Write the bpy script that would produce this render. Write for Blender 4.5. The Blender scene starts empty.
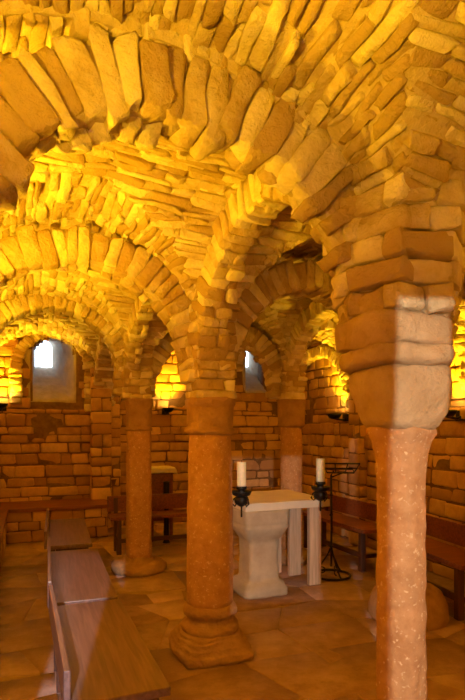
import bpy, bmesh, math, random
import numpy as np
from mathutils import Vector, Matrix, noise as mn
random.seed(7); rng = np.random.default_rng(7)
PI = math.pi
SC = bpy.context.scene
COL = SC.collection

# ---------------------------------------------------------------- plan of the crypt
TH = math.radians(21.0)
BU = (math.cos(TH), math.sin(TH)); AV = (-math.sin(TH), math.cos(TH))
CX, CY = -0.152, 3.58                      # the central column
def W(u, v, z=0.0):                        # nave coordinates (across, along) -> world
    return Vector((CX + BU[0]*u + AV[0]*v, CY + BU[1]*u + AV[1]*v, z))
EYE = 1.5

# ---------------------------------------------------------------- materials
def new_mat(name):
    m = bpy.data.materials.new(name); m.use_nodes = True
    nt = m.node_tree; b = nt.nodes['Principled BSDF']
    return m, nt, b
def nd(nt, t, **kw):
    n = nt.nodes.new(t)
    for k, v in kw.items(): setattr(n, k, v)
    return n
def stone_mat(name, dark, light, rough=0.9, bump=0.5, scale=9.0, tint=0.5, spots=None, bd=0.03):
    m, nt, b = new_mat(name); L = nt.links.new
    tc = nd(nt, 'ShaderNodeTexCoord')
    n1 = nd(nt, 'ShaderNodeTexNoise'); n1.inputs['Scale'].default_value = scale; n1.inputs['Detail'].default_value = 8
    n1.inputs['Roughness'].default_value = 0.65
    n2 = nd(nt, 'ShaderNodeTexNoise'); n2.inputs['Scale'].default_value = 2.2; n2.inputs['Detail'].default_value = 3
    L(tc.outputs['Object'], n1.inputs['Vector']); L(tc.outputs['Object'], n2.inputs['Vector'])
    at = nd(nt, 'ShaderNodeAttribute'); at.attribute_name = 'tint'
    add = nd(nt, 'ShaderNodeMath', operation='MULTIPLY_ADD')
    L(at.outputs['Fac'], add.inputs[0]); add.inputs[1].default_value = tint; L(n1.outputs['Fac'], add.inputs[2])
    sub = nd(nt, 'ShaderNodeMath', operation='MULTIPLY_ADD')
    L(n2.outputs['Fac'], sub.inputs[0]); sub.inputs[1].default_value = 0.5; L(add.outputs[0], sub.inputs[2])
    mr = nd(nt, 'ShaderNodeMapRange'); mr.inputs['From Min'].default_value = 0.55; mr.inputs['From Max'].default_value = 1.15
    L(sub.outputs[0], mr.inputs['Value'])
    mx = nd(nt, 'ShaderNodeMix', data_type='RGBA'); mx.inputs['A'].default_value = (*dark, 1); mx.inputs['B'].default_value = (*light, 1)
    L(mr.outputs[0], mx.inputs['Factor'])
    out = mx.outputs['Result']
    if spots:
        v = nd(nt, 'ShaderNodeTexNoise'); v.inputs['Scale'].default_value = spots[1]; v.inputs['Detail'].default_value = 2
        L(tc.outputs['Object'], v.inputs['Vector'])
        r = nd(nt, 'ShaderNodeMapRange'); r.inputs['From Min'].default_value = 0.6; r.inputs['From Max'].default_value = 0.72
        L(v.outputs['Fac'], r.inputs['Value'])
        k = nd(nt, 'ShaderNodeMix', data_type='RGBA'); k.inputs['B'].default_value = (*spots[0], 1)
        L(r.outputs[0], k.inputs['Factor']); L(out, k.inputs['A']); out = k.outputs['Result']
    L(out, b.inputs['Base Color'])
    n3 = nd(nt, 'ShaderNodeTexNoise'); n3.inputs['Scale'].default_value = 38; n3.inputs['Detail'].default_value = 8
    n3.inputs['Roughness'].default_value = 0.7
    L(tc.outputs['Object'], n3.inputs['Vector'])
    a2 = nd(nt, 'ShaderNodeMath', operation='MULTIPLY_ADD'); L(n3.outputs['Fac'], a2.inputs[0]); a2.inputs[1].default_value = 0.45
    L(n1.outputs['Fac'], a2.inputs[2])
    bp = nd(nt, 'ShaderNodeBump'); bp.inputs['Strength'].default_value = bump; bp.inputs['Distance'].default_value = bd
    L(a2.outputs[0], bp.inputs['Height']); L(bp.outputs['Normal'], b.inputs['Normal'])
    b.inputs['Roughness'].default_value = rough
    b.inputs['Specular IOR Level'].default_value = 0.25
    return m
def wood_mat(name, dark, light, rough=0.35, axis='Y', scale=3.0):
    m, nt, b = new_mat(name); L = nt.links.new
    tc = nd(nt, 'ShaderNodeTexCoord'); mp = nd(nt, 'ShaderNodeMapping')
    s = {'X': (1, 14, 14), 'Y': (14, 1, 14), 'Z': (14, 14, 1)}[axis]
    mp.inputs['Scale'].default_value = s
    L(tc.outputs['Object'], mp.inputs['Vector'])
    n1 = nd(nt, 'ShaderNodeTexNoise'); n1.inputs['Scale'].default_value = scale; n1.inputs['Detail'].default_value = 6
    n1.inputs['Distortion'].default_value = 0.6
    L(mp.outputs[0], n1.inputs['Vector'])
    mr = nd(nt, 'ShaderNodeMapRange'); mr.inputs['From Min'].default_value = 0.3; mr.inputs['From Max'].default_value = 0.7
    L(n1.outputs['Fac'], mr.inputs['Value'])
    mx = nd(nt, 'ShaderNodeMix', data_type='RGBA'); mx.inputs['A'].default_value = (*dark, 1); mx.inputs['B'].default_value = (*light, 1)
    L(mr.outputs[0], mx.inputs['Factor']); L(mx.outputs['Result'], b.inputs['Base Color'])
    bp = nd(nt, 'ShaderNodeBump'); bp.inputs['Strength'].default_value = 0.15; bp.inputs['Distance'].default_value = 0.004
    L(n1.outputs['Fac'], bp.inputs['Height']); L(bp.outputs['Normal'], b.inputs['Normal'])
    b.inputs['Roughness'].default_value = rough
    return m
def plain_mat(name, c, rough=0.5, metal=0.0, emit=None, es=0.0, sss=0.0):
    m, nt, b = new_mat(name); L = nt.links.new
    tc = nd(nt, 'ShaderNodeTexCoord')
    n1 = nd(nt, 'ShaderNodeTexNoise'); n1.inputs['Scale'].default_value = 25; n1.inputs['Detail'].default_value = 4
    L(tc.outputs['Object'], n1.inputs['Vector'])
    mx = nd(nt, 'ShaderNodeMix', data_type='RGBA')
    mx.inputs['A'].default_value = (*[x*0.8 for x in c], 1); mx.inputs['B'].default_value = (*[min(1, x*1.15) for x in c], 1)
    L(n1.outputs['Fac'], mx.inputs['Factor']); L(mx.outputs['Result'], b.inputs['Base Color'])
    b.inputs['Roughness'].default_value = rough; b.inputs['Metallic'].default_value = metal
    if sss: b.inputs['Subsurface Weight'].default_value = sss; b.inputs['Subsurface Radius'].default_value = (0.02, 0.01, 0.005)
    if emit: b.inputs['Emission Color'].default_value = (*emit, 1); b.inputs['Emission Strength'].default_value = es
    return m
M = {}
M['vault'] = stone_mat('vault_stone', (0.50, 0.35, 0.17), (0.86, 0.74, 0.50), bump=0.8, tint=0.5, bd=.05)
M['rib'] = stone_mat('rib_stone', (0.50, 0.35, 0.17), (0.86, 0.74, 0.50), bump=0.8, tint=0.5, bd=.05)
M['mortar'] = stone_mat('mortar', (0.50, 0.37, 0.20), (0.78, 0.63, 0.40), bump=0.8, scale=16)
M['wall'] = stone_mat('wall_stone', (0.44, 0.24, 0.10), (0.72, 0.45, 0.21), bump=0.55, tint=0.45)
M['wallmortar'] = stone_mat('wall_mortar', (0.17, 0.09, 0.04), (0.34, 0.20, 0.09), bump=0.8, scale=16)
M['shaft'] = stone_mat('column_stone', (0.38, 0.19, 0.08), (0.60, 0.35, 0.17), bump=0.5, tint=0, scale=18, spots=((0.64, 0.46, 0.27), 55))
M['capital'] = stone_mat('capital_stone', (0.42, 0.28, 0.14), (0.66, 0.47, 0.27), bump=0.8, tint=0, scale=7, bd=.05)
M['base'] = stone_mat('base_stone', (0.32, 0.17, 0.075), (0.56, 0.35, 0.18), bump=0.8, tint=0, scale=9, bd=.05)
M['reveal'] = stone_mat('reveal_stone', (0.42, 0.35, 0.26), (0.70, 0.60, 0.46), bump=0.7, scale=8)
M['altar'] = stone_mat('altar_stone', (0.36, 0.29, 0.21), (0.56, 0.46, 0.35), bump=0.25, tint=0, scale=6)
M['slab'] = stone_mat('altar_slab', (0.64, 0.54, 0.43), (0.80, 0.70, 0.58), bump=0.15, tint=0, scale=5, rough=0.85)
M['floor'] = stone_mat('floor_stone', (0.26, 0.15, 0.12), (0.56, 0.365, 0.29), rough=0.5, bump=0.45, tint=0.28, scale=7)
M['floorjoint'] = stone_mat('floor_joint', (0.34, 0.22, 0.13), (0.52, 0.35, 0.22), bump=0.6, scale=14)
M['pew'] = wood_mat('pew_wood', (0.105, 0.055, 0.048), (0.21, 0.118, 0.10), 0.32)
M['pewdark'] = wood_mat('pew_leg_wood', (0.05, 0.018, 0.010), (0.10, 0.035, 0.018), 0.5, 'Z')
M['bench'] = wood_mat('bench_wood', (0.13, 0.035, 0.015), (0.28, 0.085, 0.035), 0.4)
M['plank'] = wood_mat('plank_wood', (0.16, 0.045, 0.018), (0.32, 0.10, 0.04), 0.45, 'X')
M['pale'] = wood_mat('pale_wood', (0.46, 0.32, 0.22), (0.68, 0.50, 0.36), 0.6, 'Z')
M['iron'] = plain_mat('black_iron', (0.022, 0.020, 0.020), 0.45, 0.6)
M['wax'] = plain_mat('candle_wax', (0.86, 0.80, 0.60), 0.5, sss=0.2)
M['wick'] = plain_mat('wick', (0.03, 0.02, 0.02), 0.9)
M['cloth'] = plain_mat('cream_cloth', (0.80, 0.72, 0.50), 0.9)
M['lens'] = plain_mat('lamp_lens', (1, 0.8, 0.4), 0.4, emit=(1.0, 0.62, 0.12), es=60)

# ---------------------------------------------------------------- mesh helpers
def link(name, me, mats, parent=None, smooth=True):
    for m in (mats if isinstance(mats, (list, tuple)) else [mats]): me.materials.append(m)
    if smooth: me.polygons.foreach_set('use_smooth', np.ones(len(me.polygons), dtype=bool))
    o = bpy.data.objects.new(name, me); COL.objects.link(o)
    if parent is not None:
        o.parent = parent
    return o
def from_arrays(name, V, F, tint=None, matidx=None):
    me = bpy.data.meshes.new(name)
    me.vertices.add(len(V)); me.vertices.foreach_set('co', np.asarray(V, dtype=np.float32).ravel())
    F = np.asarray(F, dtype=np.int32)
    me.loops.add(F.size); me.loops.foreach_set('vertex_index', F.ravel())
    me.polygons.add(len(F)); me.polygons.foreach_set('loop_start', np.arange(0, F.size, 4, dtype=np.int32))
    me.update(calc_edges=True)
    if tint is not None:
        a = me.attributes.new('tint', 'FLOAT', 'POINT'); a.data.foreach_set('value', np.asarray(tint, dtype=np.float32))
    if matidx is not None: me.polygons.foreach_set('material_index', np.asarray(matidx, dtype=np.int32))
    me.validate(); return me
def cube_template(n):
    vid = {}; V = []; F = []
    def g(p):
        k = tuple(round(x*1000) for x in p)
        if k not in vid: vid[k] = len(V); V.append(p)
        return vid[k]
    GX = {2: (-1, 0, 1), 3: (-1, -.78, .78, 1), 4: (-1, -.8, 0, .8, 1)}[n]
    for ax in range(3):
        for sg in (-1, 1):
            for i in range(n):
                for j in range(n):
                    q = []
                    for (a, b) in ((i, j), (i+1, j), (i+1, j+1), (i, j+1)):
                        p = [0, 0, 0]; p[ax] = sg; p[(ax+1) % 3] = GX[a]; p[(ax+2) % 3] = GX[b]
                        q.append(g(tuple(p)))
                    if sg < 0: q.reverse()
                    F.append(q)
    return np.array(V, float), np.array(F, int)
TPL = {n: cube_template(n) for n in (2, 3, 4)}
class Stones:
    """collects irregular rounded stones and plain quads into one mesh"""
    def __init__(s): s.items = []; s.V = []; s.F = []; s.T = []; s.MI = []
    def add(s, c, ax, ay, az, tint=None): s.items.append((tuple(c), tuple(ax), tuple(ay), tuple(az), random.random()*2-1 if tint is None else tint))
    def quads(s, V, F, mi=1):
        o = sum(len(v) for v in s.V); s.V.append(np.array(V, float)); s.F.append(np.array(F, int)+o)
        s.T.append(np.zeros(len(V))); s.MI.append(np.full(len(F), mi))
    def build(s, name, mats, parent=None, n=3, p=5.0, cj=0.16, vj=0.05, rough=0.008):
        if s.items:
            TV, TF = TPL[n]; N = len(s.items); nv = len(TV)
            q = TV/((np.abs(TV)**p).sum(1)**(1/p))[:, None]*1.04
            c = np.array([i[0] for i in s.items]); A = np.array([[i[1], i[2], i[3]] for i in s.items]); t = np.array([i[4] for i in s.items])
            corner = rng.uniform(-cj, cj, (N, 2, 2, 2, 3))
            w = (q+1)/2; P = np.repeat(q[None], N, 0)
            for i in (0, 1):
                for j in (0, 1):
                    for k in (0, 1):
                        ww = (w[:, 0] if i else 1-w[:, 0])*(w[:, 1] if j else 1-w[:, 1])*(w[:, 2] if k else 1-w[:, 2])
                        P = P + ww[None, :, None]*corner[:, None, i, j, k, :]
            P = P + rng.normal(0, vj, P.shape)
            X = c[:, None, :] + np.einsum('nvk,nkd->nvd', P, A)
            X = X.reshape(-1, 3)
            if rough:
                D = np.array([(lambda v: mn.noise_vector(v*13)*rough + mn.noise_vector(v*31)*rough*.5)(Vector(x)) for x in X.tolist()])
                X = X + D
            o = sum(len(v) for v in s.V)
            s.V.append(X); s.T.append(np.repeat(t, nv))
            s.F.append((TF[None]+(np.arange(N)*nv)[:, None, None]+o).reshape(-1, 4)); s.MI.append(np.zeros(N*len(TF), int))
        me = from_arrays(name, np.concatenate(s.V), np.concatenate(s.F), np.concatenate(s.T), np.concatenate(s.MI))
        return link(name, me, mats, parent)
def bm_obj(name, bm, mat, parent=None, smooth=False):
    bmesh.ops.recalc_face_normals(bm, faces=bm.faces)
    me = bpy.data.meshes.new(name); bm.to_mesh(me); bm.free()
    return link(name, me, mat, parent, smooth)
def add_box(bm, c, s, rz=0.0, bevel=0.0, taper=1.0, tilt=None):
    r = bmesh.ops.create_cube(bm, size=1.0); vs = r['verts']
    for v in vs:
        k = taper if v.co.z < 0 else 1.0
        v.co = Vector((v.co.x*s[0]*k, v.co.y*s[1]*k, v.co.z*s[2]))
    if bevel:
        es = list({e for v in vs for e in v.link_edges})
        rr = bmesh.ops.bevel(bm, geom=es, offset=bevel, segments=2, affect='EDGES', profile=0.6)
        vs = list(set(v for v in rr['verts']) | set(v for v in vs if v.is_valid))
    mt = Matrix.Translation(c) @ Matrix.Rotation(rz, 4, 'Z')
    if tilt is not None: mt = mt @ tilt
    for v in vs: v.co = mt @ v.co
    return vs
def box(name, c, s, mat, parent=None, rz=0.0, bevel=0.004, taper=1.0, tilt=None):
    bm = bmesh.new(); add_box(bm, c, s, rz, bevel, taper, tilt); return bm_obj(name, bm, mat, parent)
def lathe(prof, n=32, exp=2.0, rot=0.0, cen=(0, 0), jit=0.0, fac=8, squash=1.0):
    """profile of (radius, z[, exp]) swept; exp>2 squares it; closed with caps"""
    bm = bmesh.new(); rings = []
    for q in prof:
        r, z = q[0], q[1]; e = q[2] if len(q) > 2 else exp
        ring = []
        for i in range(n):
            a = 2*PI*i/n; ca, sa = math.cos(a), math.sin(a)
            k = r/((abs(ca)**e+abs(sa)**e)**(1/e))
            p = Vector((k*ca, k*sa*squash, z))
            if jit: p += mn.noise_vector(p*fac + Vector((cen[0]*7, cen[1]*5, 0)))*jit + mn.noise_vector(p*fac*3.3)*jit*0.35
            x, y = p.x*math.cos(rot)-p.y*math.sin(rot), p.x*math.sin(rot)+p.y*math.cos(rot)
            ring.append(bm.verts.new((cen[0]+x, cen[1]+y, p.z)))
        rings.append(ring)
    for a, b in zip(rings, rings[1:]):
        for i in range(n): bm.faces.new((a[i], a[(i+1) % n], b[(i+1) % n], b[i]))
    bm.faces.new(list(reversed(rings[0]))); bm.faces.new(rings[-1])
    return bm
def dense(prof, step=0.03):
    out = []
    for a, b in zip(prof, prof[1:]):
        k = max(1, int(math.hypot(a[0]-b[0], a[1]-b[1])/step))
        for i in range(k):
            t = i/k; out.append(tuple(x+(y-x)*t for x, y in zip(a, b)))
    out.append(prof[-1]); return out
def tube(bm, pts, r, n=8, closed=False):
    pts = [Vector(p) for p in pts]; rings = []; N = len(pts)
    up = Vector((0, 0, 1))
    for i, p in enumerate(pts):
        a = pts[(i-1) % N] if closed or i > 0 else p
        b = pts[(i+1) % N] if closed or i < N-1 else p
        t = (b-a).normalized()
        s = t.cross(up if abs(t.z) < 0.9 else Vector((1, 0, 0))).normalized(); w = s.cross(t)
        rr = r[i] if isinstance(r, (list, tuple)) else r
        rings.append([bm.verts.new(p+s*math.cos(2*PI*k/n)*rr+w*math.sin(2*PI*k/n)*rr) for k in range(n)])
    for i in range(N if closed else N-1):
        a, b = rings[i], rings[(i+1) % N]
        for k in range(n): bm.faces.new((a[k], a[(k+1) % n], b[(k+1) % n], b[k]))
    if not closed: bm.faces.new(rings[0]); bm.faces.new(list(reversed(rings[-1])))
def thing(name, loc, label, cat, rz=0.0, group=None):
    o = bpy.data.objects.new(name, None); COL.objects.link(o); o.empty_display_size = 0.1
    o.location = loc; o.rotation_euler = (0, 0, rz); o['label'] = label; o['category'] = cat
    if group: o['group'] = group
    return o
def tag(o, label, cat, group=None):
    o['label'] = label; o['category'] = cat
    if group: o['group'] = group
    return o
def struct(o): o['kind'] = 'structure'; return o
def kids(o): return [c for c in COL.objects if c.parent == o]
def copy_tree(o, parent=None):
    c = o.copy(); COL.objects.link(c); c.parent = parent
    for ch in kids(o): copy_tree(ch, c)
    return c

# ---------------------------------------------------------------- floor of irregular flagstones
def flagstones():
    st = Stones(); step = 0.46; nu, nv = 14, 26
    u0, v0 = -2.5, -5.9; G = {}
    for i in range(nu+1):
        for j in range(nv+1):
            G[i, j] = (u0+i*step+random.uniform(-.15, .15), v0+j*step+random.uniform(-.15, .15))
    V = []; F = []; T = []
    done = set()
    for i in range(nu):
        for j in range(nv):
            if (i, j) in done: continue
            poly = [G[i, j], G[i+1, j], G[i+1, j+1], G[i, j+1]]
            r = random.random()
            if r < .22 and i+1 < nu and (i+1, j) not in done:
                poly = [G[i, j], G[i+2, j], G[i+2, j+1], G[i, j+1]]; done.add((i+1, j))
            elif r < .4 and j+1 < nv:
                poly = [G[i, j], G[i+1, j], G[i+1, j+2], G[i, j+2]]; done.add((i, j+1))
            cx = sum(p[0] for p in poly)/4; cy = sum(p[1] for p in poly)/4
            zt = random.uniform(-.003, .001); tl = (random.uniform(-.003, .003), random.uniform(-.003, .003)); t = random.random()*2-1
            o = len(V)
            for (g, z) in ((.003, -.025), (.003, zt-.006), (.011, zt)):
                for (a, b) in poly:
                    d = math.hypot(a-cx, b-cy); k = (d-g)/d
                    x, y = cx+(a-cx)*k, cy+(b-cy)*k
                    w = W(x, y, z+((x-cx)*tl[0]+(y-cy)*tl[1] if z > -.02 else 0)); V.append(tuple(w)); T.append(t)
            for L in (0, 4):
                for k in range(4): F.append((o+L+k, o+L+(k+1) % 4, o+L+4+(k+1) % 4, o+L+4+k))
            F.append((o+8, o+9, o+10, o+11))
    nb = len(V); a, b, c, d = W(-2.6, -7, -.012), W(4.1, -7, -.012), W(4.1, 6, -.012), W(-2.6, 6, -.012)
    lo = Vector((0, 0, -.2))
    V += [tuple(x) for x in (a, b, c, d, a+lo, b+lo, c+lo, d+lo)]; T += [0]*8
    F2 = [(nb, nb+1, nb+2, nb+3), (nb+7, nb+6, nb+5, nb+4)] + [(nb+k, nb+4+k, nb+4+(k+1) % 4, nb+(k+1) % 4) for k in range(4)]
    me = from_arrays('floor', V, F+F2, T, [0]*len(F)+[1]*len(F2))
    return struct(link('floor', me, [M['floor'], M['floorjoint']], smooth=False))
flagstones()

# ---------------------------------------------------------------- walls
def wall(name, p0, p1, z0, z1, holes=(), th=0.45, ledge=1.78, ledge_out=0.0, n=3, rows=(.11, .19), lens=(.15, .42), upper_rows=None, upper_lens=None):
    """p0->p1 with the room on the left-hand side of the run; holes: (s0, s1, zlo, zhi, arched)"""
    p0 = Vector((p0[0], p0[1], 0)); p1 = Vector((p1[0], p1[1], 0)); d = (p1-p0); Ln = d.length; d.normalize()
    nin = Vector((-d.y, d.x, 0)); Z = Vector((0, 0, 1)); st = Stones()
    def inside(s, z, m=0.0):
        for (a, b, lo, hi, arch) in holes:
            if a-m < s < b+m and lo-m < z < hi+m:
                if arch:
                    r = (b-a)/2; zc = hi-r
                    if z > zc and (s-(a+b)/2)**2+(z-zc)**2 > (r+m)**2: continue
                return True
        return False
    cs = 0.05
    ns, nz = max(1, int(Ln/cs)), max(1, int((z1-z0)/cs)); V = []; F = []; idx = {}
    def vid(i, j, k):
        if (i, j, k) not in idx:
            s = Ln*i/ns; z = z0+(z1-z0)*j/nz
            p = p0+d*s+Z*z-nin*(0.0 if k == 0 else th)
            if k == 0: p += nin*(mn.noise(p*3)*0.02-.004)
            idx[i, j, k] = len(V); V.append(tuple(p))
        return idx[i, j, k]
    cell = lambda i, j: 0 <= i < ns and 0 <= j < nz and not inside(Ln*(i+.5)/ns, z0+(z1-z0)*(j+.5)/nz)
    for i in range(ns):
        for j in range(nz):
            if not cell(i, j): continue
            F.append((vid(i, j, 0), vid(i+1, j, 0), vid(i+1, j+1, 0), vid(i, j+1, 0)))
            F.append((vid(i, j, 1), vid(i, j+1, 1), vid(i+1, j+1, 1), vid(i+1, j, 1)))
            if not cell(i-1, j): F.append((vid(i, j, 0), vid(i, j+1, 0), vid(i, j+1, 1), vid(i, j, 1)))
            if not cell(i+1, j): F.append((vid(i+1, j, 0), vid(i+1, j, 1), vid(i+1, j+1, 1), vid(i+1, j+1, 0)))
            if not cell(i, j-1): F.append((vid(i, j, 0), vid(i, j, 1), vid(i+1, j, 1), vid(i+1, j, 0)))
            if not cell(i, j+1): F.append((vid(i, j+1, 0), vid(i+1, j+1, 0), vid(i+1, j+1, 1), vid(i, j+1, 1)))
    st.quads(V, F, 1)
    z = z0
    while z < z1:
        up = z > ledge-.03
        h = random.uniform(*(upper_rows if (up and upper_rows) else rows))
        if z < ledge-.02 and z+h > ledge-.05: h = ledge-z
        s = -random.random()*.15
        while s < Ln:
            l = random.uniform(*(upper_lens if (up and upper_lens) else lens))
            hh = h*random.uniform(.86, 1.0)
            c = p0+d*(s+l/2)+Z*(z+h/2+random.uniform(-.004, .004))
            a, b = max(s, 0), min(s+l, Ln)
            if b-a > .03 and not any(inside(q, z+h*f, -.01) for q in (a, (a+b)/2, b) for f in (.15, .5, .85)):
                c = p0+d*((a+b)/2)+Z*(z+h/2+random.uniform(-.004, .004))
                pr = random.gauss(.012, .008)+mn.noise(c*1.3)*.03+(-.03 if up else 0)*ledge_out
                st.add(c+nin*(pr-.05), d*((b-a)/2-.006), nin*.055, Z*(hh/2-.004))
            s += l
        z += h
    return struct(st.build(name, [M['wall'], M['wallmortar']], n=n, p=9, cj=.10, vj=.025)), (p0, d, nin)

WL0, WL1 = W(-1.85, -4.12), W(-1.85, 4.8)
WR0, WR1 = W(2.35-.7*1.1/10.2, -6.5), W(3.05, 4.8)
REAR_L, REAR_R = Vector((-0.43, -0.9, 0)), Vector((3.4, -0.9, 0))
ZT = 3.05
# back wall seen from inside: run from right to left (room on the left-hand side)
BW0, BW1 = W(3.05, 4.8), W(-1.85, 4.8)
def back_s(px):     # distance along the back wall of a sight line
    k = (px-232.5)/530.0; d = (BW1-BW0); L_ = d.length; d = d.normalized()
    s = (BW0.x-k*BW0.y)/(k*d.y-d.x); P = BW0+d*s; return s, P
def bz(px, y): s, P = back_s(px); return EYE+(428-y)/530.0*P.y
w1a, w1b = back_s(75)[0], back_s(31)[0]
w2a, w2b = back_s(269)[0], back_s(246)[0]
H1 = (w1a, w1b, bz(53, 401), bz(53, 336), True)
H2 = (w2a, w2b, bz(257, 392), bz(257, 338), True)
_, BF = wall('wall_back', BW0, BW1, 0, ZT, holes=(H1, H2))
_, LF = wall('wall_left', WL1, WL0, 0, ZT)
_, RF = wall('wall_right', WR0, WR1, 0, ZT)
# rear wall behind the viewer, with slits added to shape the daylight patches
def rear_wall_light_slits():
    # added light-shaping slits: (x0, x1, z0, z1)
    SL = [(-.262, -.147, 1.45, 2.10), (.070, .262, 1.30, 1.60), (.279, .366, .90, 1.80)]
    bm = bmesh.new(); y, th = REAR_L.y-.03, .06
    def seg(x0, x1, z0, z1): add_box(bm, ((x0+x1)/2, y, (z0+z1)/2), (x1-x0, th, z1-z0))
    x = -.75
    for (a, b, lo, hi) in SL:
        seg(x, a, 0, ZT); seg(a, b, 0, lo); seg(a, b, hi, ZT); x = b
    seg(x, 4.6, 0, ZT)
    return struct(bm_obj('wall_rear_light_slits', bm, M['wall']))
rear_wall_light_slits()

# splayed window reveals
def reveal(name, H, slit, depth=0.8):
    p0, d, nin = BF; a, b, lo, hi, _ = H; sa, sb, slo, shi = slit
    N = 20
    def outline(a, b, lo, hi, off):
        r = (b-a)/2; c = (a+b)/2; zc = hi-min(r, (hi-lo)*.5); rz = hi-zc; P = []
        for i in range(5): P.append((a+(b-a)*i/5, lo))
        for i in range(5): P.append((b, lo+(zc-lo)*i/5))
        for i in range(9): P.append((c+r*math.cos(PI*i/9), zc+rz*math.sin(PI*i/9)))
        for i in range(5): P.append((a, zc+(lo-zc)*i/5))
        return [p0+d*s+Vector((0, 0, z))-nin*off for s, z in P]
    bm = bmesh.new(); rings = []
    K = 14
    for k in range(K+1):
        t = k/K; o1 = outline(a-.01, b+.01, lo-.01, hi+.01, depth*t); o2 = outline(sa, sb, slo, shi, depth*t)
        ring = []
        for q1, q2 in zip(o1, o2):
            p = q1.lerp(q2, t)
            p += mn.noise_vector(p*9)*.02*(1 if 0 < k < K else 0) + Vector((0, 0, 1))*mn.noise(p*22)*.012
            ring.append(bm.verts.new(p))
        rings.append(ring)
    m = len(rings[0])
    for A, B in zip(rings, rings[1:]):
        for i in range(m): bm.faces.new((A[i], B[i], B[(i+1) % m], A[(i+1) % m]))
    o = bm_obj(name, bm, M['reveal'], smooth=True)
    s = o.modifiers.new('thick', 'SOLIDIFY'); s.thickness = 0.1; s.offset = 1
    return struct(o)
def slit_px(pa, pb, ylo, yhi, depth):
    # an opening at the far end of the reveal
    p0, d, nin = BF; q = p0-nin*depth
    def s_of(px):
        k = (px-232.5)/530.0; s = (q.x-k*q.y)/(k*d.y-d.x); return s, (q+d*s).y
    (sa, ya), (sb, yb) = s_of(pb), s_of(pa); yy = (ya+yb)/2
    return (sa, sb, EYE+(428-ylo)/530*yy, EYE+(428-yhi)/530*yy)
reveal('window_1', H1, slit_px(35, 52, 367, 340, .8))
reveal('window_2', H2, slit_px(237, 248, 367, 343, .8))

# ---------------------------------------------------------------- columns, pier masses
P_R = Vector((.668, 2.10, 0)); P_C = W(0, 0); P_L = Vector((-.99, 5.60, 0)); P_D = Vector((1.376, 4.18, 0)); P_B = Vector((.665, 6.0, 0))
P_E = W(1.95, -1.75)                               # its neighbour to the right of the frame
def xy(p): return (p.x, p.y)

def rubble_pier(pos, z0, z1, r0, r1, n=3, sides=4, parent=None, name='pier', rowh=(.05, .09), cj=.14, rough=.01, proud=.014):
    st = Stones(); z = z0; rot = TH
    # core
    V = []; F = []; K = 10; kc = 1.38 if sides == 4 else 1.02
    for k in range(K+1):
        t = k/K; r = (r0+(r1-r0)*t)*.86
        for i in range(4):
            a = rot+PI/4+i*PI/2; V.append((pos.x+r*kc*math.cos(a), pos.y+r*kc*math.sin(a), z0+(z1-z0)*t))
    for k in range(K):
        for i in range(4): F.append((4*k+i, 4*k+(i+1) % 4, 4*k+4+(i+1) % 4, 4*k+4+i))
    F.append((3, 2, 1, 0)); F.append((4*K, 4*K+1, 4*K+2, 4*K+3))
    st.quads(V, F, 1)
    while z < z1-.01:
        h = random.uniform(*rowh); t = (z-z0)/(z1-z0); r = r0+(r1-r0)*t
        hw = r*math.tan(PI/sides)*(1.0 if sides == 4 else 1.04)
        for side in range(sides):
            a = rot+side*2*PI/sides; nrm = Vector((math.cos(a), math.sin(a), 0)); tg = Vector((-nrm.y, nrm.x, 0))
            s = -hw+random.uniform(-.02, .02)
            while s < hw-.02:
                l = min(random.uniform(.09, .24), hw-s+.02)
                if hw-s-l < .06: l = hw-s+.01
                pr = random.uniform(-proud, proud)
                st.add(pos+nrm*(r-.05+pr)+tg*(s+l/2)+Vector((0, 0, z+h/2)), nrm*.055, tg*(l/2-.004), Vector((0, 0, h/2-.003)))
                s += l
        z += h
    return st.build(name, [M['rib'], M['mortar']], parent, n=n, p=8, cj=cj, vj=.02, rough=rough)

def column(key, pos, label, base, shaft, capital, extra=()):
    t = thing('stone_column', (pos.x, pos.y, 0), label, 'column')
    for nm, bm, mat in base: bm_obj(nm, bm, mat, t, True)
    bm_obj('shaft', shaft, M['shaft'], t, True)
    bm_obj('capital', capital, M['base'], t, True)
    return t
# central column
def stepped_plinth(h, z1):
    pr = [(h*.99, 0, 9), (h, .05, 9), (h*.97, .058, 9), (h*.91, .062, 8), (h*.93, .085, 8), (h*.90, .095, 7), (h*.84, .10, 7), (h*.86, .118, 7), (h*.82, .126, 6), (h*.77, .13, 5), (h*.80, z1-.01, 4), (h*.76, z1, 3)]
    return lathe(dense(pr, .02), 64, rot=TH, jit=.022, fac=6)
tC = column('C', P_C, 'sturdy round stone column in the middle, on a stepped square plinth',
    [('plinth', stepped_plinth(.25, .15), M['base']),
     ('base_moulding', lathe(dense([(.165, .13), (.19, .15), (.198, .175), (.19, .20), (.16, .215), (.152, .24), (.16, .255), (.178, .265), (.186, .29), (.178, .315), (.16, .33)], .012), 48, jit=.010), M['base'])],
    lathe(dense([(.155, .32), (.156, .6), (.152, 1.0), (.143, 1.40), (.142, 1.47)], .04), 48, jit=.006, fac=12),
    lathe(dense([(.150, 1.455, 2.2), (.163, 1.465, 2.4), (.166, 1.485, 2.6), (.148, 1.50, 2.6), (.147, 1.56, 2.8), (.150, 1.64, 2.8), (.160, 1.655, 2.8), (.162, 1.69, 2.8), (.155, 1.70, 2.8)], .012), 48, rot=TH, jit=.007))
rubble_pier(P_C-P_C, 1.69, 2.42, .130, .14, parent=tC, name='springer_masonry')
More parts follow.
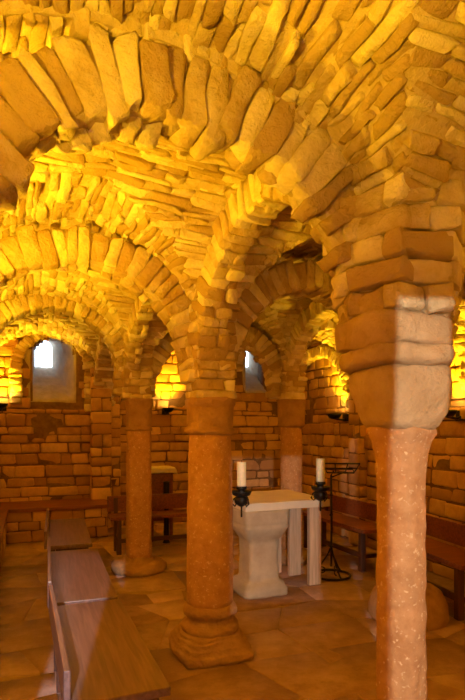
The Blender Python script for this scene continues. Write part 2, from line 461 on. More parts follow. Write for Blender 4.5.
# left column
tL = column('L', P_L, 'slender stone column behind the pews, on a flat round base',
    [('base_disc', lathe(dense([(.27, 0), (.29, .03), (.285, .07), (.25, .10), (.16, .115), (.15, .15), (.13, .16)], .02), 40, jit=.012), M['base'])],
    lathe(dense([(.128, .14), (.126, .7), (.122, 1.48)], .06), 32, exp=3.5, rot=TH, jit=.006),
    lathe(dense([(.13, 1.47), (.135, 1.49), (.124, 1.51), (.128, 1.70), (.14, 1.74), (.14, 1.80), (.13, 1.81)], .02), 32, exp=4, rot=TH, jit=.006))
rubble_pier(Vector((0, 0, 0)), 1.80, 2.45, .105, .12, parent=tL, name='springer_masonry')
# hidden right column with boulder base, and the one behind the altar
tD = column('D', P_D, 'stone column with a bulky round base, standing behind the near right column',
    [('base_drum', lathe(dense([(.27, 0), (.29, .05), (.295, .14), (.27, .21), (.22, .25), (.15, .27), (.13, .29)], .02), 40, jit=.03, fac=4), M['base'])],
    lathe(dense([(.115, .26), (.115, .8), (.112, 1.48)], .06), 32, jit=.006),
    lathe(dense([(.115, 1.47), (.13, 1.49), (.13, 1.52), (.15, 1.70), (.15, 1.76)], .02), 32, exp=4, rot=TH, jit=.006))
rubble_pier(Vector((0, 0, 0)), 1.75, 2.40, .11, .14, parent=tD, name='springer_masonry')
tB = column('B', P_B, 'dim stone column rising behind the altar towards dark vault ribs',
    [('base_disc', lathe(dense([(.22, 0), (.24, .04), (.23, .09), (.15, .13), (.13, .15)], .02), 40, jit=.01), M['base'])],
    lathe(dense([(.125, .13), (.123, .8), (.120, 1.52)], .06), 32, jit=.006),
    lathe(dense([(.12, 1.51), (.135, 1.53), (.13, 1.56), (.14, 1.78), (.15, 1.82)], .02), 32, exp=4, rot=TH, jit=.006))
rubble_pier(Vector((0, 0, 0)), 1.81, 2.42, .11, .13, parent=tB, name='springer_masonry')
# near right column: faceted shaft with a flared top, block capital, thick impost slabs
tR = thing('stone_column', (P_R.x, P_R.y, 0), 'near right column with a large rounded block capital under rough impost slabs', 'column')
bm_obj('base_drum', lathe(dense([(.20, 0), (.22, .05), (.21, .14), (.15, .20), (.11, .22)], .02), 40, jit=.012), M['capital'], tR, True)
bm_obj('shaft', lathe(dense([(0.08787, .20, 2.6), (0.08787, .8, 2.6), (0.088, 1.25, 2.6), (0.0885, 1.34, 2.8), (0.0925, 1.40, 3), (0.102, 1.45, 3.2), (0.1148, 1.478, 3.4), (0.1148, 1.495, 3.4), (0.1061, 1.51, 3.4)], .02), 64, rot=TH+.3, jit=.006, fac=14), M['shaft'], tR, True)
bm_obj('capital', lathe(dense([(0.119, 1.497, 2.5), (0.1358, 1.52, 2.7), (0.1525, 1.57, 3.0), (0.1637, 1.63, 3.2), (0.1693, 1.68, 3.2), (0.1674, 1.715, 3.2), (0.1535, 1.733, 3.2)], .012), 72, rot=TH, cen=(-.006, 0), jit=.02, fac=5), M['capital'], tR, True)
bm_obj('impost_slab', lathe(dense([(0.1615, 1.728, 3.2), (0.1872, 1.74, 3.2), (0.1928, 1.77, 3.2), (0.1881, 1.80, 3.2), (0.171, 1.81, 3.2)], .012), 72, rot=TH, cen=(-.025, 0), jit=.018, fac=6), M['capital'], tR, True)
bm_obj('impost_slab', lathe(dense([(0.171, 1.805, 3.2), (0.1947, 1.815, 3.2), (0.2023, 1.86, 3.2), (0.1976, 1.91, 3.2), (0.1757, 1.93, 3.2)], .012), 72, rot=TH, cen=(-.032, 0.0), jit=.022, fac=5), M['capital'], tR, True)
rubble_pier(Vector((0, 0, 0)), 1.925, 2.36, .20, .245, sides=7, parent=tR, name='springer_masonry', rowh=(.05, .115), n=4, cj=.2, rough=.015, proud=.022)
# the neighbour outside the frame that carries the vault on the right
tE = thing('stone_column', (P_E.x, P_E.y, 0), 'plain round stone column outside the frame on the right', 'column')
bm_obj('base_drum', lathe(dense([(.20, 0), (.22, .05), (.21, .14), (.15, .20), (.12, .22)], .03), 32, jit=.01), M['capital'], tE, True)
bm_obj('shaft', lathe(dense([(.12, .2), (.118, 1.5)], .1), 32), M['shaft'], tE, True)
bm_obj('capital', lathe(dense([(.13, 1.49), (.16, 1.6), (.18, 1.72), (.19, 1.86)], .03), 32, exp=4, rot=TH, jit=.01), M['capital'], tE, True)
rubble_pier(Vector((0, 0, 0)), 1.85, 2.35, .19, .24, parent=tE, name='springer_masonry', n=2)

# ---------------------------------------------------------------- ribs (stone arches)
ARCHN = [0]
def arch(P, Q, z0=1.85, zi=2.57, t=.21, w=.34, e0=.24, e1=.24, vth=.062, label=None, n=3, mat='rib', legs=0.0, wig=.012, vary=.10, off=None, inset=.014, rough=.009, skew=.07):
    st = Stones(); P = Vector((P.x, P.y, 0)); Q = Vector((Q.x, Q.y, 0)); d = Q-P; L = d.length; d.normalize(); side = Vector((-d.y, d.x, 0)); Z = Vector((0, 0, 1))
    if off is None: off = w*.48
    P = P+side*(off if side.y > 0 else -off) if abs(side.y) > .6 else P+side*(off if side.x < 0 else -off)*.6
    sc = (e0+L-e1)/2; a = (L-e0-e1)/2; h = zi-z0
    def pt(phi, k):           # k: distance outside the intrados
        return P+d*(sc-(a+k)*math.cos(phi))+Z*(z0+(h+k)*math.sin(phi))
    def rad(phi): return (pt(phi, .1)-pt(phi, 0)).normalized()
    # mortar core
    N = 40; V = []; F = []
    for i in range(N+1):
        phi = PI*i/N
        for (k, s) in ((inset, -1), (inset, 1), (t-.01, 1), (t-.01, -1)): V.append(tuple(pt(phi, k+mn.noise(Vector((phi*6, s*3, k)))*inset*.7)+side*s*(w/2-inset)))
    for i in range(N):
        for k in range(4): F.append((4*i+k, 4*i+(k+1) % 4, 4*i+4+(k+1) % 4, 4*i+4+k))
    F.append((0, 3, 2, 1)); F.append((4*N, 4*N+1, 4*N+2, 4*N+3))
    st.quads(V, F, 1)
    phi = 0.0
    while phi < PI-.01:
        th = random.uniform(.75, 1.35)*vth
        sp = math.hypot((a+t*.3)*math.sin(phi+.02), (h+t*.3)*math.cos(phi+.02)); dphi = th/sp
        if phi+dphi > PI-.03: dphi = PI-phi
        pm = phi+dphi/2; ph = th/2*.93
        T = (pt(pm+.01, t/2)-pt(pm-.01, t/2)).normalized(); R = rad(pm)
        tw = random.uniform(-skew, skew); T2 = (T*math.cos(tw)+R*math.sin(tw)); R2 = (R*math.cos(tw)-T*math.sin(tw))
        cuts = [-.5, .5] if random.random() < .45 else [-.5, random.uniform(-.2, .2), .5]
        for c0, c1 in zip(cuts, cuts[1:]):
            tt = t*random.uniform(1-vary, 1+vary*.7); rof = random.gauss(0, wig*.6)
            ww = (c1-c0)*w; cs = (c0+c1)/2*w+random.gauss(0, wig*.6)
            st.add(pt(pm, t/2)+R*rof+side*cs, T2*(ph*(1.12 if tt > 0 else 1)), R2*(tt/2), side*(ww/2+.001))
        phi += dphi
    if legs:
        for (sgn, base) in ((0, P+d*(e0-t/2)), (1, Q-d*(e1-t/2))):
            z = z0
            while z > z0-legs:
                hh = random.uniform(.06, .12); st.add(base+Z*(z-hh/2), d*(t/2), side*(w/2), Z*(hh/2-.003)); z -= hh
    ARCHN[0] += 1
    o = st.build('stone_arch', [M[mat], M['mortar']], n=n, p=9, cj=.17, vj=.025, rough=rough)
    struct(o); o['label'] = label or 'rough stone rib of the vault'; o['category'] = 'arch'
    return o
lw = lambda v: W(-1.85, v)                # points on the left wall
def rw(v): t = (v+5.4)/10.2; return W(2.35+.7*t, v)
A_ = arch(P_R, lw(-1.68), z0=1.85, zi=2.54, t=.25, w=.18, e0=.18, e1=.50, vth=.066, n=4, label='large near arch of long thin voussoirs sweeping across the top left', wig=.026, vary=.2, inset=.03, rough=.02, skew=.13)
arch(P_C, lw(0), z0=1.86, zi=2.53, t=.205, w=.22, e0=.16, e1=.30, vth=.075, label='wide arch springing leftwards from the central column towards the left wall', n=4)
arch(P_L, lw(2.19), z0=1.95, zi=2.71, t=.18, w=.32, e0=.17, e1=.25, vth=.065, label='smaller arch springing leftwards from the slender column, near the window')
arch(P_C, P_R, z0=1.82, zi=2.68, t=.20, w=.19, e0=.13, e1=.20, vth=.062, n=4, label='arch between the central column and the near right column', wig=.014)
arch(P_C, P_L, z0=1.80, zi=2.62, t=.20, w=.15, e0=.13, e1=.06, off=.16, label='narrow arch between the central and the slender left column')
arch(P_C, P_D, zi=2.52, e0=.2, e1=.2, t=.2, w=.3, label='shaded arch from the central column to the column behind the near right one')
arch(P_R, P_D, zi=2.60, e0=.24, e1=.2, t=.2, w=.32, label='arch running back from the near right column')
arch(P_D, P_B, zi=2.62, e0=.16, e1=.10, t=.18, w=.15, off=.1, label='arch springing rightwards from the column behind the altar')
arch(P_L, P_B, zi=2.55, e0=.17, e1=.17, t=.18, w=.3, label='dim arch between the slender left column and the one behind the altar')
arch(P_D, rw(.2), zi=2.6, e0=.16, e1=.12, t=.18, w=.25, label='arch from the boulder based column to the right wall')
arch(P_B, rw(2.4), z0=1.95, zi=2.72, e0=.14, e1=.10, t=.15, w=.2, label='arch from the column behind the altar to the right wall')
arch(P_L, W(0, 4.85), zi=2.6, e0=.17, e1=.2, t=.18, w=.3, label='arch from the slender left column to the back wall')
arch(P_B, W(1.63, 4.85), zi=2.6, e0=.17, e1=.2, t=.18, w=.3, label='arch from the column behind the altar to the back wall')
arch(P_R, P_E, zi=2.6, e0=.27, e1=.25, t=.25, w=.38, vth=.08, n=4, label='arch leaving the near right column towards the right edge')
arch(P_E, P_D, zi=2.6, e0=.24, e1=.2, t=.2, w=.32, label='arch outside the frame on the right', n=2)
arch(P_E, rw(-1.75), zi=2.3, e0=.2, e1=.1, t=.18, w=.3, label='short arch outside the frame against the right wall', n=2)
# wall arches
def barch(pxa, pxb, ytop, zs, label, t=.11, w=.12, legs=0.0):
    sa, Pa = back_s(pxb); sb, Pb = back_s(pxa); off = Vector((AV[0], AV[1], 0))*-.05
    return arch(Pa+off, Pb+off, z0=zs, zi=bz((pxa+pxb)/2, ytop)-t, t=t, w=w, e0=t, e1=t, vth=.05, label=label, legs=legs)
barch(10, 95, 327, 2.35, 'stone arch on the back wall framing the splayed window', t=.16, w=.16, legs=.5)
barch(235, 283, 330, 2.45, 'small arch over the back window beside the central column', t=.12)
pr0, pr1 = rw(2.55), rw(.35)
offr = Vector((-BU[0], -BU[1], 0))*.05
arch(rw(4.5)+offr, rw(2.5)+offr, z0=1.95, zi=2.55, t=.15, w=.14, e0=.15, e1=.15, vth=.06, label='blind arch on the right wall above the far lamp', legs=.12)
arch(rw(2.3)+offr, rw(.2)+offr, z0=1.95, zi=2.55, t=.15, w=.14, e0=.15, e1=.15, vth=.06, label='blind arch on the right wall above the near lamp', legs=.12)

# ---------------------------------------------------------------- vault webs
def h_(s): return math.sqrt(max(0, 1-(2*s-1)**2))
CE = Stones()
def bay(p00, p10, p11, p01, z0=1.88, H=.93, H1=None, crown=.06, course=.058, lens=(.12, .34), thick=.06):
    """p00..p10 along u, p00..p01 along v; groin vault of two crossing barrels"""
    H0 = H; H1 = H if H1 is None else H1
    c = [Vector((p.x, p.y, 0)) for p in (p00, p10, p11, p01)]
    def base(s, t): return (c[0]*(1-s)+c[1]*s)*(1-t)+(c[3]*(1-s)+c[2]*s)*t
    def wob(p): return (mn.noise(Vector((p.x, p.y, 0))*1.9)*.035+mn.noise(Vector((p.x, p.y, 3))*5.5)*.018)
    def zz(s, t, which=None):
        hs, ht = H0*h_(s), H1*h_(t); q = max(hs, ht) if which is None else (hs if which == 0 else ht)
        return z0+q+crown*math.sin(PI*min(max(s, 0), 1))*math.sin(PI*min(max(t, 0), 1))
    def pos(s, t, which=None, up=0.0):
        b = base(s, t); b.z = zz(s, t, which)+wob(b)+up; return b
    N = 48; V = []; F = []
    f = lambda i: .5-.5*math.cos(PI*i/N)
    for i in range(N+1):
        for j in range(N+1): V.append(tuple(pos(f(i), f(j), up=.008+mn.noise(pos(f(i), f(j))*7)*.016)))
    o2 = len(V)
    for i in range(N+1):
        for j in range(N+1): V.append(tuple(pos(f(i), f(j), up=.22)))
    for i in range(N):
        for j in range(N):
            a = i*(N+1)+j
            F.append((a, a+1, a+N+2, a+N+1)); F.append((o2+a, o2+a+N+1, o2+a+N+2, o2+a+1))
    for i in range(N):
        for (a, b) in ((i*(N+1), (i+1)*(N+1)), (i*(N+1)+N, (i+1)*(N+1)+N), (i, i+1), (N*(N+1)+i, N*(N+1)+i+1)): F.append((a, b, b+o2, a+o2))
    CE.quads(V, F, 1)
    Ls = ((c[1]-c[0]).length+(c[2]-c[3]).length)/2; Lt = ((c[3]-c[0]).length+(c[2]-c[1]).length)/2
    for which, Lc, Ll, kk in ((0, Ls, Lt, H0/H1), (1, Lt, Ls, H1/H0)):
        phi = .06
        while phi < PI-.05:
            sp = math.hypot(Lc/2*math.sin(phi), H*math.cos(phi)); th = course*random.uniform(.7, 1.4); dphi = th/sp
            pm = phi+dphi/2; x = .5-.5*math.cos(pm); m = .5*math.sqrt(max(0, 1-(kk*h_(x))**2))
            for (a, b) in ((0, .5-m), (.5+m, 1)):
                y = a-random.random()*.03
                while y < b:
                    l = random.uniform(*lens)/Ll; y1 = min(y+l, b+.012)
                    ya = max(y, a)
                    if y1-ya > .02:
                        ym = (ya+y1)/2
                        P = (lambda q, r, up=0: pos(q, r, which, up) if which == 0 else pos(r, q, which, up))
                        c0 = P(x, ym); T = (P(x, ym+.01)-P(x, ym-.01)).normalized()
                        xa, xb = .5-.5*math.cos(pm-.02), .5-.5*math.cos(pm+.02)
                        S = (P(xb, ym)-P(xa, ym)).normalized(); Nn = S.cross(T).normalized()
                        if Nn.z < 0: Nn = -Nn
                        if Nn.z < .05 and False: Nn = -Nn
                        S = T.cross(Nn).normalized(); tw = random.uniform(-.07, .07); T2 = T*math.cos(tw)+S*math.sin(tw); S2 = S*math.cos(tw)-T*math.sin(tw)
                        pr = random.gauss(.006, .007)
                        if random.random() < .04: y = y1; continue
                        CE.add(c0+Nn*(thick-pr), T2*((y1-ya)*Ll/2*.97), S2*(th/2*.98), Nn*thick)
                    y = y1
            phi += dphi
LB = lw(-1.68)
RE_M = Vector((1.62, -.98, 0))
bay(Vector((-.43, -1.0, 0)), RE_M, P_R, LB, course=.040, lens=(.12, .32), H=.95)      # over the viewer
bay(RE_M, Vector((3.6, -.98, 0)), P_E, P_R, course=.085, H=.95)
bay(LB, P_R, P_C, lw(0), course=.040, lens=(.10, .32), H=.90, H1=.98)
bay(P_R, P_E, P_D, P_C, course=.06)
bay(lw(0), P_C, P_L, lw(2.19), course=.055, H=.95)
bay(P_C, P_D, P_B, P_L)
bay(lw(2.19), P_L, W(0, 4.85), W(-1.85, 4.85), H=.98)
bay(P_L, P_B, W(1.63, 4.85), W(0, 4.85))
bay(P_D, rw(.2), rw(2.4), P_B, course=.07)
bay(P_B, rw(2.4), rw(4.85), W(1.63, 4.85), course=.07)
bay(P_E, rw(-1.75), rw(.2), P_D, course=.085)
bay(Vector((3.6, -.98, 0)), Vector((4.2, -.98, 0)), rw(-1.75), P_E, course=.1)
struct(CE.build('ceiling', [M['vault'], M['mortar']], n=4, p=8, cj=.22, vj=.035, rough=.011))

# pilasters on the back and side walls
def pilaster(name, pos, w, dpt, z1, ang, parent=None):
    st = Stones(); z = 0; n = Vector((math.cos(ang), math.sin(ang), 0)); t = Vector((-n.y, n.x, 0)); Z = Vector((0, 0, 1))
    pos = Vector((pos.x, pos.y, 0))
    V = [tuple(pos+n*a+t*b+Z*c) for c in (0, z1) for (a, b) in ((-.1, -w/2+.01), (dpt-.012, -w/2+.01), (dpt-.012, w/2-.01), (-.1, w/2-.01))]
    st.quads(V, [(3, 2, 1, 0), (4, 5, 6, 7), (0, 1, 5, 4), (1, 2, 6, 5), (2, 3, 7, 6), (3, 0, 4, 7)], 1)
    while z < z1:
        h = random.uniform(.1, .22)
        cut = [-.5, .5] if random.random() < .5 else [-.5, random.uniform(-.15, .15), .5]
        for a, b in zip(cut, cut[1:]):
            st.add(pos+n*(dpt/2+random.uniform(-.01, .01))+t*(a+b)/2*w+Z*(z+h/2), n*(dpt/2), t*((b-a)*w/2-.003), Z*(h/2-.004))
        z += h
    return struct(st.build(name, [M['wall'], M['wallmortar']], n=3, p=7, cj=.06, vj=.02))
sA = -PI/2+TH
pilaster('trim_1', back_s(100)[1], .30, .20, 2.3, sA)
pilaster('trim_2', W(0.0, 4.8), .30, .16, 2.2, sA)
pilaster('trim_3', W(1.63, 4.8), .26, .16, 2.2, sA)
pilaster('trim_4', rw(2.4), .26, .14, 2.2, PI+TH)
pilaster('trim_5', rw(.25), .26, .14, 2.2, PI+TH)
pilaster('trim_6', lw(2.19), .3, .2, 2.2, TH)
pilaster('trim_7', lw(0), .3, .2, 2.2, TH)
pilaster('trim_8', lw(-1.68), .36, .25, 2.2, TH)

# ---------------------------------------------------------------- stone wall bench with plank top
t = thing('wall_bench', tuple(W(-1.4, 4.0)), 'long stone wall bench with dark plank top along the left and back walls', 'bench', TH)
def rel(u, v, z): return Vector((u+1.4, v-4.0, z))
st = Stones(); Z = Vector((0, 0, 1))
def bench_run(u0, v0, u1, v1, nx, ny, depth=.45):
    p, q = rel(u0, v0, 0), rel(u1, v1, 0); d = (q-p); L = d.length; d.normalize(); n = Vector((nx, ny, 0))
    V = [tuple(p+d*s-n*k+Z*z) for z in (0, .40) for (s, k) in ((0, .015), (L, .015), (L, depth), (0, depth))]
    st.quads(V, [(3, 2, 1, 0), (4, 5, 6, 7), (0, 1, 5, 4), (1, 2, 6, 5), (2, 3, 7, 6), (3, 0, 4, 7)], 1)
    z = 0
    for h in (.15, .12, .13):
        s = 0
        while s < L:
            l = min(random.uniform(.15, .38), L-s); st.add(p+d*(s+l/2)-n*.045+Z*(z+h/2), d*(l/2-.004), n*.05, Z*(h/2-.003)); s += l
        z += h
bench_run(-1.42, -1.2, -1.42, 4.05, 1, 0)
bench_run(-1.42, 4.05, -.12, 4.05, 0, -1, .75)
st.build('stone_base', [M['wall'], M['wallmortar']], t, n=3, p=6, cj=.08, vj=.02)
bm = bmesh.new()
add_box(bm, rel(-1.62, 1.4, .425), (.46, 5.3, .05), 0, .006)
add_box(bm, rel(-.87, 4.40, .426), (1.56, .78, .05), 0, .006)
bm_obj('plank_top', bm, M['plank'], t)

# ---------------------------------------------------------------- pews on the left
def pew(p_near, p_far, w, label, h=.45, group='low-backed pews in a row'):
    p_near, p_far = Vector((*p_near, 0)), Vector((*p_far, 0)); d = p_far-p_near; L = d.length; d.normalize()
    rz = math.atan2(d.y, d.x)-PI/2
    t = thing('wooden_pew', tuple(p_near), label, 'pew', rz, group)
    box('seat', (w/2, L/2, h-.0175), (w, L-.012, .035), M['pew'], t, bevel=.005)
    box('backrest', (-.017, L/2, h-.01+.06), (.026, L-.03, .16), M['pew'], t, bevel=.006)
    for y in (.12, L-.12):
        for x in (.05, w-.06): box('leg', (x-(.015 if x < .1 else -.005), y, (h-.035)/2), (.055, .055, h-.035), M['pewdark'], t, bevel=.004)
        box('crosspiece', (w/2, y, h-.075), (w-.14, .03, .07), M['pewdark'], t)
    box('stretcher', (w/2, L/2, .14), (.04, L-.24, .05), M['pewdark'], t)
    box('apron', (.028, L/2, h-.07), (.025, L-.3, .07), M['pewdark'], t)
    return t
pew((-.605, 2.0), (-1.055, 3.13), .385, 'nearest of three dark pews, its seat half in reddish shade')
pew((-1.075, 3.17), (-1.55, 4.52), .385, 'middle of three dark pews, pale sheen across its seat')
pew((-1.64, 4.70), (-2.10, 6.08), .385, 'farthest of three dark pews, ending by the wall bench')

# ---------------------------------------------------------------- benches on the right and the back
def bench(p0, p1, depth, label, backh=.66, h=.45, side=1, mat='bench'):
    """p0 -> p1 is the front edge; the backrest is on the +side"""
    p0, p1 = Vector((*p0, 0)), Vector((*p1, 0)); d = p1-p0; L = d.length; d.normalize(); rz = math.atan2(d.y, d.x)
    t = thing('wooden_bench', tuple(p0), label, 'bench', rz); s = side
    box('seat', (L/2, s*depth/2, h-.02), (L, depth, .04), M[mat], t, bevel=.006)
    box('backrest', (L/2, s*(depth+.01), (h+backh)/2+.01), (L, .03, backh-h-.02), M[mat], t, bevel=.005)
    for x in (.10, L-.10):
        for y in (.055, depth-.06): box('leg', (x, s*y, (h-.04)/2), (.055, .055, h-.04), M['pewdark'], t, bevel=.004)
        box('crosspiece', (x, s*depth/2, .15), (.03, depth-.17, .04), M['pewdark'], t)
        box('back_post', (x, s*(depth-.018), (h+backh)/2-.04), (.05, .022, backh-h+.04), M['pewdark'], t, bevel=.003)
    box('stretcher', (L/2, s*.055, .16), (L-.25, .03, .05), M['pewdark'], t)
    return t
bench((1.343, 5.44), (.84, 6.72), .36, 'dark bench against the right wall behind the iron lectern', side=-1)
bench((1.745, 4.04), (1.44, 5.28), .38, 'dark bench by the right wall, to the right of the near column', side=-1)
bench((-1.42, 6.19), (-.15, 6.66), .34, 'low bench seen between the slender and the central column', side=1)

# ---------------------------------------------------------------- altar
AR = TH+.02
aO = Vector((.40, 5.16, 0))
t = thing('stone_altar', tuple(aO), 'small stone altar, pale square slab on a baluster pedestal', 'altar', AR)
# slab in local axes
bm = bmesh.new(); add_box(bm, (-.03, .04, .80), (.86, .84, .07), 0, .008)
bmesh.ops.subdivide_edges(bm, edges=[e for e in bm.edges if e.calc_length() > .2], cuts=6, use_grid_fill=True)
for v in bm.verts: v.co += mn.noise_vector(v.co*9)*.006
bm_obj('slab', bm, M['slab'], t, False)
pc = (-.25, -.19)
def sq(prof, rot=0.0): return lathe(dense(prof, .02), 64, rot=rot, cen=pc, jit=.008, fac=7)
bm_obj('pedestal', sq([(.185, .11, 8), (.150, .14, 8), (.145, .30, 8), (.148, .46, 8), (.155, .49, 6), (.19, .53, 4.5), (.215, .58, 5), (.222, .62, 8), (.212, .632, 8), (.222, .645, 8), (.225, .765, 8)]), M['altar'], t, True)
bm_obj('foot', sq([(.215, 0, 9), (.215, .07, 9), (.20, .085, 9), (.185, .12, 9)]), M['altar'], t, True)
box('support_board', (.31, .15, .3825), (.13, .05, .765), M['pale'], t)
box('support_board', (.33, -.21, .3825), (.13, .05, .765), M['pale'], t)
box('support_board', (.20, .30, .3825), (.06, .05, .765), M['pale'], t)

def candle_set(px, depth, ztop, lab1, lab2, r=.040, h=.21):
    x = (px-232.5)/530*depth
    t = thing('candle_holder', (x, depth, ztop), lab1, 'candle holder', random.random())
    bm_obj('base', lathe(dense([(.012, -.13), (.03, -.12), (.052, -.10), (.058, -.07), (.05, -.045), (.03, -.035)], .008), 20, exp=3), M['iron'], t, True)
    bm_obj('drip_tray', lathe(dense([(.03, -.045), (.075, -.03), (.088, 0), (.084, .004), (.05, -.008), (.02, -.008)], .008), 28), M['iron'], t, True)
    bm_obj('cup', lathe(dense([(.03, -.01), (.034, .004), (.028, .014), (.046, .022), (.046, .045), (.038, .045), (.034, .03), (.01, .03)], .006), 24), M['iron'], t, True)
    bm = bmesh.new()
    for k in range(3):
        a = k*2*PI/3+.4; c, s = math.cos(a), math.sin(a)
        tube(bm, [(c*.03, s*.03, -.04), (c*.07, s*.07, -.06), (c*.085, s*.085, -.10), (c*.06, s*.06, -.125), (c*.045, s*.045, -.10)], .007, 6)
    bm_obj('scroll', bm, M['iron'], t, True)
    bm = bmesh.new(); tube(bm, [(.0, 0, -.12), (0, 0, -.22)], .008, 6); bm_obj('spike', bm, M['iron'], t, True)
    c = thing('candle', (x, depth, ztop+.047), lab2, 'candle')
    wx = bm_obj('wax', lathe(dense([(r*.98, 0), (r, .02), (r, h-.01), (r*.97, h), (r*.7, h-.004), (r*.2, h-.008)], .02), 24, jit=.0015), M['wax'], c, True)
    bm = bmesh.new(); tube(bm, [(0, 0, h-.01), (.001, 0, h+.006), (.004, 0, h+.014)], .0018, 6); bm_obj('wick', bm, M['wick'], wx)
    return t
ZS = .835
candle_set(241.5, 4.585, .95, 'black iron candle holder at the left corner of the altar slab', 'thick cream candle on the left holder, beside the central column')
candle_set(320.5, 4.83, .965, 'black iron candle holder at the right corner of the altar slab', 'thick cream candle on the right holder, near the iron lectern')

# ---------------------------------------------------------------- iron lectern
t = thing('iron_lectern', (1.0, 5.37, 0), 'slim black wrought iron lectern standing on a ring base', 'lectern', TH)
bm = bmesh.new(); tube(bm, [(.19*math.cos(2*PI*i/40), .19*math.sin(2*PI*i/40), .014) for i in range(40)], .012, 8, True); bm_obj('base_ring', bm, M['iron'], t, True)
for k in range(3):
    a = k*2*PI/3+.5; c, s = math.cos(a), math.sin(a); bm = bmesh.new()
    P = []
    for i in range(15):
        q = i/14; r = .19*(1-q)**1.3+.012*q; z = .02+.26*q**1.8+.05*math.sin(q*PI)
        P.append((c*r, s*r, z))
    tube(bm, P, .009, 6); 
    tube(bm, [(c*(.09+.03*math.cos(b)), s*(.09+.03*math.cos(b)), .06+.03*math.sin(b)) for b in [j*PI/5 for j in range(9)]], .006, 6)
    bm_obj('foot_scroll', bm, M['iron'], t, True)
bm = bmesh.new(); tube(bm, [(0, 0, .1), (.004, 0, .5), (0, 0, 1.02)], .0115, 8)
for z in (.30, .62, .82): tube(bm, [(0, 0, z-.012), (0, 0, z), (0, 0, z+.012)], [.012, .02, .012], 8)
bm_obj('pole', bm, M['iron'], t, True)
bm = bmesh.new()
RZ = Matrix.Rotation(-TH-.10, 4, 'Z')
def q(x, k): return RZ @ Vector((.095+x*(.135+.045*k), .03-.10*k, 1.045+.10*k))      # k 0 lower ledge .. 1 upper edge
tube(bm, [q(-1, 0), q(1, 0), q(1, 1), q(-1, 1)], .009, 6, True)
tube(bm, [q(-.35, 0), q(-.35, 1)], .006, 6); tube(bm, [q(.35, 0), q(.35, 1)], .006, 6); tube(bm, [q(-1, .5), q(1, .5)], .006, 6)
tube(bm, [(0, 0, .98), (0, 0, 1.02), q(-.5, .2)], .010, 6); tube(bm, [(0, 0, 1.0), q(.3, .1)], .008, 6)
br = bm_obj('book_rest', bm, M['iron'], t, True)
bm = bmesh.new(); tube(bm, [q(-1, 0), q(-1, 0)+Vector((0, .02, .035)), q(1, 0)+Vector((0, .02, .035)), q(1, 0)], .006, 6)
bm_obj('ledge', bm, M['iron'], br, True)

# ---------------------------------------------------------------- cloth-covered table at the back
tp = Vector((-.985, 7.15, 0))
t = thing('side_table', tuple(tp), 'small dark wooden table under a cream cloth by the back wall', 'table', TH)
box('tabletop', (0, 0, .955), (.34, .32, .03), M['bench'], t)
box('front_panel', (0, -.12, .60), (.22, .02, .66), M['bench'], t)
for x in (-.13, .13):
    for y in (-.12, .12): box('leg', (x, y, .47), (.04, .04, .94), M['bench'], t)
bm = bmesh.new(); N = 24; g = []
for i in range(N+1):
    row = []
    for j in range(N+1):
        x, y = (i/N-.5)*.52, (j/N-.5)*.46; ox, oy = max(0, abs(x)-.172), max(0, abs(y)-.162); o = max(ox, oy)
        cx_, cy_ = max(-.176, min(.176, x)), max(-.166, min(.166, y))
        f = .01*math.sin((x+y)*60)*min(1, o*20)
        row.append(bm.verts.new((cx_+math.copysign(f+o*.15, x)*(ox > 0), cy_+math.copysign(f+o*.15, y)*(oy > 0), .974-o)))
    g.append(row)
for i in range(N):
    for j in range(N): bm.faces.new((g[i][j], g[i+1][j], g[i+1][j+1], g[i][j+1]))
o = bm_obj('tablecloth', bm, M['cloth'], None, True); o.location = tp; o.rotation_euler = (0, 0, TH)
sm = o.modifiers.new('thick', 'SOLIDIFY'); sm.thickness = .004; sm.offset = 1
tag(o, 'cream cloth draped over the small table by the back wall', 'tablecloth')
o = bm_obj('metal_canister', lathe(dense([(.045, 0), (.05, .01), (.036, .03), (.03, .5), (.036, .56), (.04, .62), (.038, .78), (.044, .80), (.03, .80), (.03, .78)], .03), 24), M['iron'], None, True)
o.location = (-.865, 6.93, 0); tag(o, 'tall black metal stand beside the cloth-covered table', 'stand')

# ---------------------------------------------------------------- uplights on the walls
LC = (1.0, .56, .006)
def sconce(pos, ang, label, power, z=1.80, spread=150, out=.20, tilt=12, blend=.6, glow=None):
    t = thing('wall_uplight', (pos.x, pos.y, z), label, 'wall lamp', ang-PI/2+PI)      # local -y faces the room
    n = Vector((0, -1, 0))
    box('wall_plate', (0, -.02, -.04), (.12, .03, .10), M['iron'], t)
    bm = bmesh.new(); tube(bm, [(0, -.02, -.05), (0, -.08, -.07), (0, -out, -.05)], .014, 8); bm_obj('arm', bm, M['iron'], t, True)
    b = lathe(dense([(.03, -.06), (.06, -.045), (.085, -.005), (.085, .01), (.076, .01), (.074, -.004), (.02, -.006)], .008), 24, exp=3, cen=(0, -out)); hs = bm_obj('housing', b, M['iron'], t, True)
    b = lathe([(.068, -.003), (.068, .001)], 24, cen=(0, -out)); bm_obj('lens', b, M['lens'], hs)
    L = bpy.data.lights.new('uplight_beam', 'SPOT'); L.energy = power*2.7; L.color = LC; L.spot_size = math.radians(spread); L.spot_blend = blend; L.shadow_soft_size = .05
    lo = bpy.data.objects.new('uplight_beam', L); COL.objects.link(lo)
    r = Vector((math.cos(ang), math.sin(ang), 0)); p = pos+r*out; lo.location = (p.x, p.y, z+.03)
    dirv = Vector((0, 0, math.cos(math.radians(tilt))))+r*math.sin(math.radians(tilt))
    lo.rotation_euler = dirv.to_track_quat('-Z', 'Y').to_euler()
    return t
NB = sA                         # room-facing direction of the back wall
NR = PI+TH; NL = TH
sconce(back_s(2)[1], NB, 'black wall uplight glowing at the left edge, left of the window', 50, z=1.83, spread=130, tilt=6)
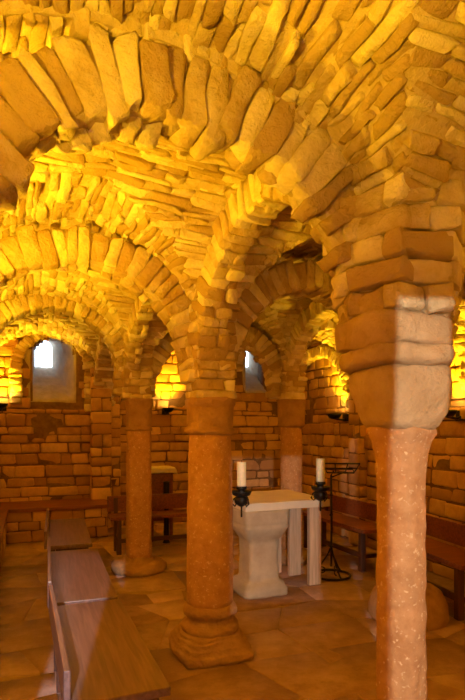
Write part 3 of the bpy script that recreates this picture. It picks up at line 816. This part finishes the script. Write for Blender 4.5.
sconce(back_s(165)[1], NB, 'black wall uplight seen between the slender and central columns', 42, z=1.80, spread=112, tilt=3, blend=.4)
def right_at(px):
    k = (px-232.5)/530; d = (WR1-WR0).normalized(); s = (WR0.x-k*WR0.y)/(k*d.y-d.x); return WR0+d*s
sconce(right_at(347), NR, 'black wall uplight on the right wall, left of the near capital', 46, z=1.68, spread=112, tilt=0, blend=.4)
sconce(right_at(463), NR, 'black wall uplight at the right edge, beside the near capital', 55, z=1.66, spread=120, tilt=2, blend=.4)
sconce(lw(1.1), NL, 'black wall uplight outside the frame on the left wall, far one', 60)
sconce(lw(-.9), NL, 'black wall uplight outside the frame on the left wall, middle one', 70)
sconce(lw(-2.9), NL, 'black wall uplight outside the frame on the left wall, near one', 70)
sconce(rw(-2.8), NR, 'black wall uplight outside the frame on the right wall', 80)

def add_warm_fill(pos, aim, power, name='warm_fill'):  # added fixtureless fill lights that warm the floor and lower walls
    L = bpy.data.lights.new(name, 'AREA'); L.shape = 'DISK'; L.size = .35; L.energy = power; L.color = (1.0, .42, .012)
    lo = bpy.data.objects.new(name, L); COL.objects.link(lo); lo.location = pos
    lo.rotation_euler = (Vector(aim)-Vector(pos)).to_track_quat('-Z', 'Y').to_euler()
add_warm_fill(W(-1.55, -1.2, 1.7), W(.5, 1.5, .6), 11)
add_warm_fill(W(1.9, -2.8, 1.7), W(.6, 2.0, .5), 11)
add_warm_fill(W(-1.2, -3.9, 1.7), W(.3, 1.0, .6), 11)

# spots standing in for daylight, aimed through the added slits behind the viewer
def daylight(pos, slope, power, color, cone):
    L = bpy.data.lights.new('daylight', 'SPOT'); L.energy = power; L.color = color; L.shadow_soft_size = .008
    L.spot_size = math.radians(cone); L.spot_blend = .1
    lo = bpy.data.objects.new('daylight', L); COL.objects.link(lo); lo.location = pos
    lo.rotation_euler = Vector((slope[0], 1, slope[1])).to_track_quat('-Z', 'Y').to_euler()
daylight((.10, -2.6, 1.7), (.09, -.08), 740, (1.0, .93, .80), 28)
daylight((.10, -2.6, 2.6), (-.18, -.37), 1500, (.86, .92, 1.0), 34)

# ---------------------------------------------------------------- sky outside
wd = bpy.data.worlds.new('sky'); SC.world = wd; wd.use_nodes = True
bg = wd.node_tree.nodes['Background']; bg.inputs['Color'].default_value = (.62, .78, 1.0, 1); bg.inputs['Strength'].default_value = 4.5

# ---------------------------------------------------------------- camera
cam = bpy.data.cameras.new('camera'); co = bpy.data.objects.new('camera', cam); COL.objects.link(co); SC.camera = co
cam.sensor_fit = 'VERTICAL'; cam.sensor_height = 24; cam.lens = 530/700*24; cam.shift_y = (428-350)/700; cam.clip_start = .02
co.location = (0, 0, EYE); co.rotation_euler = (PI/2, 0, 0)
SC.view_settings.view_transform = 'Standard'; SC.view_settings.look = 'None'; SC.view_settings.gamma = 1; SC.view_settings.use_curve_mapping = False
SC.view_settings.exposure = 0.15
SC.cycles.max_bounces = 8; SC.cycles.diffuse_bounces = 6
